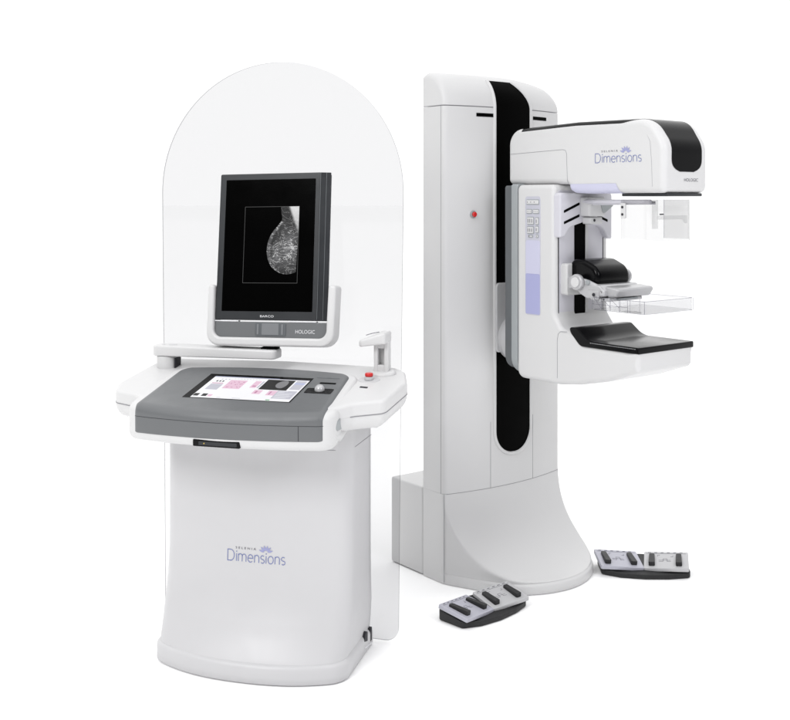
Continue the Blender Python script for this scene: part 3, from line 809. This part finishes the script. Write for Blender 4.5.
def band(i_, j_):
    tp = 1.7245; n = .524 + (.266 - .030 * (1 - j_)) * i_
    zb = 1.6892 - .0028 * smooth(.535, .62, n) + .016 * (1 - smooth(.50, .545, n))
    lift = .0014
    if j_ < .3: return Vector((CM - AH - lift, -n, tp + (zb + HR - tp) * j_ / .3))
    t = (j_ - .3) / .7 * math.pi / 2
    return Vector((CM - AH + HR - (HR + lift) * math.cos(t), -n, zb + HR - (HR + lift) * math.sin(t)))
grid(bm, band, 20, 14)
obj('accent_band', bm, 'lav', head)
bm = nb(); logo(bm, .656, .884, 1.8065, .036, lambda x, y: Vector((w - .0010, -x, y))); obj('lettering', bm, ['ink', 'inkg', 'petal'], head)
# glossy black nose: follows the side profile of the head from the top over to the front
prof = [(.20, 1.934), (.25, 1.957), (.30, 1.966), (.40, 1.966), (.50, 1.9665), (.60, 1.965), (.70, 1.962), (.80, 1.959), (.88, 1.953), (.92, 1.943), (.95, 1.927), (.97, 1.908), (.982, 1.887), (.9885, 1.86), (.990, 1.83), (.990, 1.81), (.990, 1.79), (.990, 1.78), (.990, 1.772), (.990, 1.768)]
# refine profile from the true outline of the head
Pn = [(p.x, p.y) for p in P]
sub = []
for i, p in enumerate(rpoly(HP, 12, .007)):
    if (p.y > 1.90 or p.x > .93) and p.y > 1.762 and p.x > .24: sub.append(p)
V = []
bm = nb()
tot_ = 0; cum = [0]
for a, b_ in zip(sub, sub[1:]): tot_ += (b_ - a).length; cum.append(tot_)
for i, p in enumerate(sub):
    a = sub[max(0, i - 1)]; b_ = sub[min(len(sub) - 1, i + 1)]; d = (b_ - a).normalized(); nrm = Vector((-d.y, d.x))
    if nrm.dot(Vector((.5, .6))) < 0: nrm = -nrm
    hw = .1315 - .0395 * smooth(.78, .985, p.x) * 1.0
    zz = p.y
    if zz < 1.82: hw *= max(.0, 1 - ((1.82 - zz) / .058) ** 3) ** .5
    hw = max(hw, .004); row = []
    for k in range(49):
        x = -hw + 2 * hw * k / 48
        over = max(0, abs(x) - (AH - HR)); drop = HR - math.sqrt(max(0, HR ** 2 - over ** 2))
        q = p + nrm * (.0014 - drop)
        row.append(bm.verts.new((CM + x, -q.x, q.y)))
    V.append(row)
for p_, q_ in zip(V, V[1:]):
    for i in range(48): bm.faces.new((p_[i], p_[i + 1], q_[i + 1], q_[i]))
obj('nose_cover', bm, 'black', head)
bm = nb(); font_bm(bm, 'HOLOGIC', .345, .430, 1.730, 1.742, lambda x, y: Vector((x, -.9914, y))); obj('lettering', bm, 'inkg', head)
bm = nb(); box(bm, CM - .105, CM + .105, -.985, -.765, 1.674, 1.686, .003); obj('beam_plate', bm, 'bezel', head)

# upper bracket that carries the face shield
bm = nb()
o_ = [(.200, 1.505, .008), (.228, 1.510, .008), (.262, 1.548, .06), (.36, 1.572, .12), (.458, 1.548, .06), (.492, 1.500, .008), (.520, 1.492, .008), (.521, 1.690, .015), (.200, 1.690, .015)]
puck(bm, rpoly(o_, 8), .455, .492, 0, .008, FR, 5)
ub = obj('shield_mount', bm, 'cool', ga)
bm = nb()
for a0, b0, a1, b1 in ((.222, 1.612, .315, 1.645), (.222, 1.566, .315, 1.596), (.425, 1.640, .490, 1.620), (.425, 1.594, .490, 1.572)):
    puck(bm, rpoly([(a0, b0 - .0055, .002), (a1, b1 - .0055, .002), (a1, b1 + .0055, .002), (a0, b0 + .0055, .002)]), .485, .4932, 0, .0005, FR)
obj_split('vent_slit', bm, 'satin', ub)
bm = nb(); box(bm, .318, .420, -.545, -.488, 1.592, 1.672, .008, cr=.012); box(bm, .335, .410, -.535, -.488, 1.560, 1.590, .006); mb = obj('mount_block', bm, 'trim', ub)
bm = nb(); disc(bm, (.358, -.534, 1.576), .006, -.003, 'y', rb=.0008); obj_split('screw', bm, 'dark', mb)
bm = nb(); puck(bm, rpoly([(.40, 1.60, .01), (.46, 1.635, .005), (.46, 1.65, .005), (.38, 1.655, .01)]), .49, .55, .003, .003, FR); obj('mount_wedge', bm, 'midgrey', mb)
bm = nb(); tube(bm, [(.33, -.50, 1.654), (.30, -.60, 1.653), (.262, -.77, 1.652), (.262, -.90, 1.652)], .0095, 12); tube(bm, [(.34, -.54, 1.645), (.455, -.77, 1.648)], .007, 10)
obj('shield_rod', bm, 'cool', ub)
# clear face shield: bent sheet, side + front + side
bm = nb()
SH = [(.246, .770), (.242, .88), (.240, .905), (.243, .918), (.252, .927), (.30, .932), (.36, .934), (.42, .932), (.468, .927), (.477, .918), (.480, .905), (.478, .88), (.474, .80)]
th = .003; zt, zb = 1.662, 1.508
def shl(q, z): return Vector((q[0], -q[1], z))
Vo = []
for j, z in enumerate((zt, 1.63, 1.55, zb)):
    Vo.append([bm.verts.new(shl(q, z - (.004 if z == zb and .25 < q[0] < .47 else 0))) for q in SH])
Vi = []
for j, z in enumerate((zt, 1.63, 1.55, zb)):
    Vi.append([bm.verts.new(shl((q[0] + (CM - q[0]) * .02, q[1] - th), z - (.004 if z == zb and .25 < q[0] < .47 else 0))) for q in SH])
for VV_ in (Vo, Vi):
    for p_, q_ in zip(VV_, VV_[1:]):
        for i in range(len(SH) - 1): bm.faces.new((p_[i], p_[i + 1], q_[i + 1], q_[i])).material_index = 0
for i in range(len(SH) - 1):
    bm.faces.new((Vo[0][i], Vo[0][i + 1], Vi[0][i + 1], Vi[0][i])).material_index = 1
    bm.faces.new((Vo[-1][i], Vo[-1][i + 1], Vi[-1][i + 1], Vi[-1][i])).material_index = 1
for k in (0, -1):
    for j in range(3): bm.faces.new((Vo[j][k], Vo[j + 1][k], Vi[j + 1][k], Vi[j][k])).material_index = 1
fs = obj('face_shield', bm, ['frost', 'clearedge'], ga)
bm = nb(); puck(bm, rrect(.772, .795, 1.588, 1.648, .005), .238, .247, .002, .002, SD); sbk = obj('shield_clip', bm, 'white', fs)
bm = nb()
for z in (1.604, 1.632): disc(bm, (.2385, -.783, z), .005, -.003, 'x', rb=.0006)
obj_split('screw', bm, 'dark', sbk)
bm = nb(); puck(bm, rpoly([(.30, 1.60, .01), (.47, 1.60, .002), (.47, 1.565, .002), (.455, 1.585, .02), (.30, 1.585, .005)]), .900, .912, .001, .001, FR); box(bm, .268, .300, -.905, -.90, 1.55, 1.66, .001); obj('shield_rib', bm, 'frost', fs)
bm = nb(); puck(bm, rrect(.270, .292, 1.603, 1.608, .001), .935, .938, .0005, .0005, FR); obj('latch', bm, 'dark', fs)

# compression carriage
bm = nb(); puck(bm, rrect(.232, .470, 1.27, 1.40, .012), .466, .500, 0, .006, FR); cc = obj('carriage', bm, 'white', ga)
bm = nb(); P = rpoly([(.495, 1.318, .01), (.498, 1.345, .012), (.52, 1.352, .012), (.60, 1.338, .012), (.66, 1.318, .01), (.655, 1.296, .008), (.60, 1.300, .02), (.54, 1.305, .02)], 6)
puck(bm, P, .243, .258, .004, .004, SD, 4); obj('side_bracket', bm, 'trim', cc)
bm = nb(); P = rpoly([(.60, 1.300, .006), (.665, 1.300, .006), (.662, 1.262, .006), (.625, 1.262, .006)], 4)
puck(bm, P, .236, .243, .002, .002, SD, 3); obj('side_bracket', bm, 'silver', cc)
bm = nb(); disc(bm, (.236, -.640, 1.283), .007, -.004, 'x', rb=.001); obj('lock_screw', bm, 'dark', cc)
bm = nb(); tube(bm, [(.24, -.668, 1.262), (.46, -.668, 1.262)], .006, 10); obj('hinge_pin', bm, 'silver', cc)
bm = nb(); box(bm, .30, .42, -.712, -.690, 1.262, 1.270, .002); obj('paddle_latch', bm, 'midgrey', cc)
bm = nb(); P = rpoly([(.480, 1.338, .02), (.482, 1.420, .05), (.560, 1.418, .07), (.636, 1.385, .06), (.640, 1.318, .02), (.575, 1.318, .03), (.54, 1.340, .03)], 10, .02)
puck(bm, P, .262, .462, .019, .019, SD, 7); obj('carriage_hood', bm, 'black', cc)
bm = nb(); P = rpoly([(.47, 1.29, .01), (.47, 1.345, .01), (.53, 1.350, .02), (.585, 1.325, .02), (.66, 1.322, .012), (.69, 1.300, .01), (.685, 1.278, .008), (.60, 1.262, .02), (.56, 1.280, .03), (.53, 1.30, .02)], 8)
puck(bm, P, .240, .478, .010, .010, SD, 5)
obj('carriage_arm', bm, 'silver', cc)
bm = nb(); P = rpoly([(.672, 1.318, .006), (.735, 1.312, .008), (.742, 1.302, .006), (.725, 1.276, .010), (.69, 1.272, .008), (.672, 1.28, .006)], 6)
puck(bm, P, .262, .485, .012, .012, SD, 5); obj('paddle_handle', bm, 'silver', cc)
bm = nb(); box(bm, .255, .46, -.70, -.62, 1.258, 1.272, .003); obj('paddle_clamp', bm, 'trim', cc)
bm = nb(); 
for k in range(3): box(bm, .2535, .2545, -.655 - .012 * k, -.648 - .012 * k, 1.262, 1.269, .0003)
obj_split('clamp_mark', bm, 'dark', cc)
bm = nb(); disc(bm, (.243, -.555, 1.328), .033, -.022, 'x', rb=.007, seg=36); kn = obj('knob', bm, 'silver', cc)
bm = nb(); disc(bm, (.222, -.555, 1.328), .021, -.006, 'x', rb=.003, seg=32); obj('knob_cap', bm, 'white', kn)
bm = nb(); disc(bm, (.244, -.605, 1.330), .010, -.008, 'x', rb=.002); obj('lock_screw', bm, 'midgrey', cc)
bm = nb(); disc(bm, (.476, -.590, 1.345), .031, .022, 'x', rb=.009, seg=36); obj('knob', bm, 'silver', cc)

# clear compression paddle: open tray with ribs
pa0, pa1, pn0, pn1, pz0, pz1 = .210, .510, .655, .912, 1.228, 1.276
bm = nb()
def wall(P, a, b, mi=0):
    puck(bm, P, a, b, .0008, .0008, I4, 2, mi)
puck(bm, rrect(pa0, pa1, -pn1, -pn0, .012), pz0, pz0 + .003, .0008, .0008, mi=0)
out_ = rrect(pa0, pa1, -pn1, -pn0, .012, 5); inn = inset(out_, .0028)
A_ = [bm.verts.new((p.x, p.y, pz0 + .003)) for p in out_]; B_ = [bm.verts.new((p.x, p.y, pz1)) for p in out_]
C_ = [bm.verts.new((p.x, p.y, pz1)) for p in inn]; D_ = [bm.verts.new((p.x, p.y, pz0 + .003)) for p in inn]
n_ = len(out_)
for i in range(n_):
    j = (i + 1) % n_
    bm.faces.new((A_[i], A_[j], B_[j], B_[i])).material_index = 0
    bm.faces.new((B_[i], B_[j], C_[j], C_[i])).material_index = 1
    bm.faces.new((C_[i], C_[j], D_[j], D_[i])).material_index = 0
pad = obj('compression_paddle', bm, ['clear', 'clearedge'], ga)
bm = nb()
for z in (pz1, pz0): tube(bm, [(p.x, p.y, z) for p in out_], .0011, 5, closed=True)
for x, y in ((pa0 + .001, -pn1 + .001), (pa0, -pn0), (pa1, -pn1 + .002)): tube(bm, [(x, y, pz0), (x, y, pz1)], .0013, 6)
for y in (-.70, -.745, -.79, -.83): tube(bm, [(pa0 + .001, y, pz0), (pa0 + .001, y, pz1)], .0010, 6)
tube(bm, [(pa0 + .001, -.66, pz1), (pa0 + .001, -.70, pz0 + .008), (pa0 + .001, -.70, pz1)], .0009, 5)
tube(bm, [(pa0 + .001, -.70, pz1), (pa0 + .001, -.745, pz0 + .015)], .0009, 5); tube(bm, [(pa0 + .001, -.745, pz1), (pa0 + .001, -.79, pz0 + .015)], .0009, 5)
tube(bm, [(pa0 + .001, -.655, pz0 + .022), (pa0 + .001, -.83, pz0 + .020)], .0009, 5)
for x in (.27, .33, .39, .45): tube(bm, [(x, -pn0 - .04, pz0 + .003), (x, -pn0 - .04, pz1 - .004)], .0010, 5)
tube(bm, [(pa0 + .004, -pn0 - .04, pz1 - .004), (pa1 - .004, -pn0 - .04, pz1 - .004)], .0011, 5)
obj('paddle_rib', bm, 'clearedge', pad)
# black breast support platform
bm = nb()
P = rpoly([(.900, 1.078, .004), (.900, 1.1025, .005), (.652, 1.1025, .10), (.590, 1.149, .022), (.546, 1.149, .012), (.556, 1.125, .03), (.605, 1.078, .035)], 12, .03)
puck(bm, P, CM - HW - .002, CM + HW + .002, .0038, .0038, SD, 4)
plat = obj('support_platform', bm, 'black', ga, ang=45)
bm = nb()
for k in range(26):
    n = .66 + .0088 * k; puck(bm, rrect(n, n + .003, 1.0955, 1.0975, .0004), CM - HW - .0024, CM - HW + .01, 0, 0, SD)
obj('scale_mark', bm, 'print_white', plat)

# =================================================================== FOOT SWITCHES
def footswitch(label):
    t = thing('foot_switch', label, 'foot switch', (0, 0, 0), 0, 'foot switches on the floor')
    # base: curved front
    bm = nb()
    P = rpoly([(-.175, -.055, .02), (-.10, -.088, .06), (0, -.098, .1), (.10, -.088, .06), (.190, -.062, .02), (.182, .075, .015), (0, .09, .05), (-.182, .075, .015)], 6)
    puck(bm, P, 0.001, lambda x, y: .022 + .14 * (y + .09), .006, .004)
    obj('base', bm, 'rubber', t)
    for s, name in ((-1, 'lavender'), (1, 'silver')):
        F = Matrix.Translation((s * .098, -.004, .0415)) @ Matrix.Rotation(R(-8 * s), 4, 'Z') @ Matrix.Rotation(R(9), 4, 'X') @ Matrix.Rotation(R(-4 * s), 4, 'Y')
        bm = nb(); puck(bm, rrect(-.091, .091, -.068, .076, .006), -.004, .012, .002, .003, F)
        tp = obj('switch_plate', bm, 'switchlav' if s < 0 else 'switchgrey', t, name + ' coloured switch plate')
        bm = nb()
        for sx in (-.058, .052):
            P = rpoly([(sx - .013, -.050, .006), (sx + .013, -.050, .006), (sx + .011, .044, .006), (sx - .011, .044, .006)])
            G = F
            b2 = nb(); puck(b2, P, .011, lambda x, y: .022 - .10 * (y - .044) * .8, 0, .003, G)
            obj('pedal', b2, 'rubber', tp)
        bm.free(); bm = nb()
        def sl(pts, w=.0014):
            for a, b_ in zip(pts, pts[1:]): tube(bm, [F @ Vector((*a, .0122)), F @ Vector((*b_, .0122))], w / 2, 4)
        sl([(-.082, .058), (.082, .058)]); sl([(-.03, .0), (.018, .0)]); sl([(-.03, -.01), (-.012, -.01), (-.012, .012), (.004, .012), (.004, -.01), (.02, -.01)])
        for q in range(6): sl([(-.074 + q * .026, .066), (-.062 + q * .026, .066)], .003)
        sl([(-.035, .032), (-.035, .044), (-.025, .044)]); sl([(.018, .03), (.028, .03), (.028, .042)])
        obj('symbol', bm, 'print_grey', tp)
    return t
def copy_tree(o, parent=None):
    c = o.copy(); COL.objects.link(c); c.parent = parent
    for ch in list(o.children): copy_tree(ch, c)
    return c
fa = footswitch('grey and lavender foot switch standing turned in front of the machine foot, nearer the workstation')
fa.location = (.356, 4.255, 0); fa.rotation_euler[2] = R(41)
fb = copy_tree(fa); fb['label'] = 'foot switch to the right of the machine foot, facing straight forward'
fb.location = (1.105, 4.735, 0); fb.scale = (1.06, 1.06, 1.06); fb.rotation_euler[2] = R(-6)
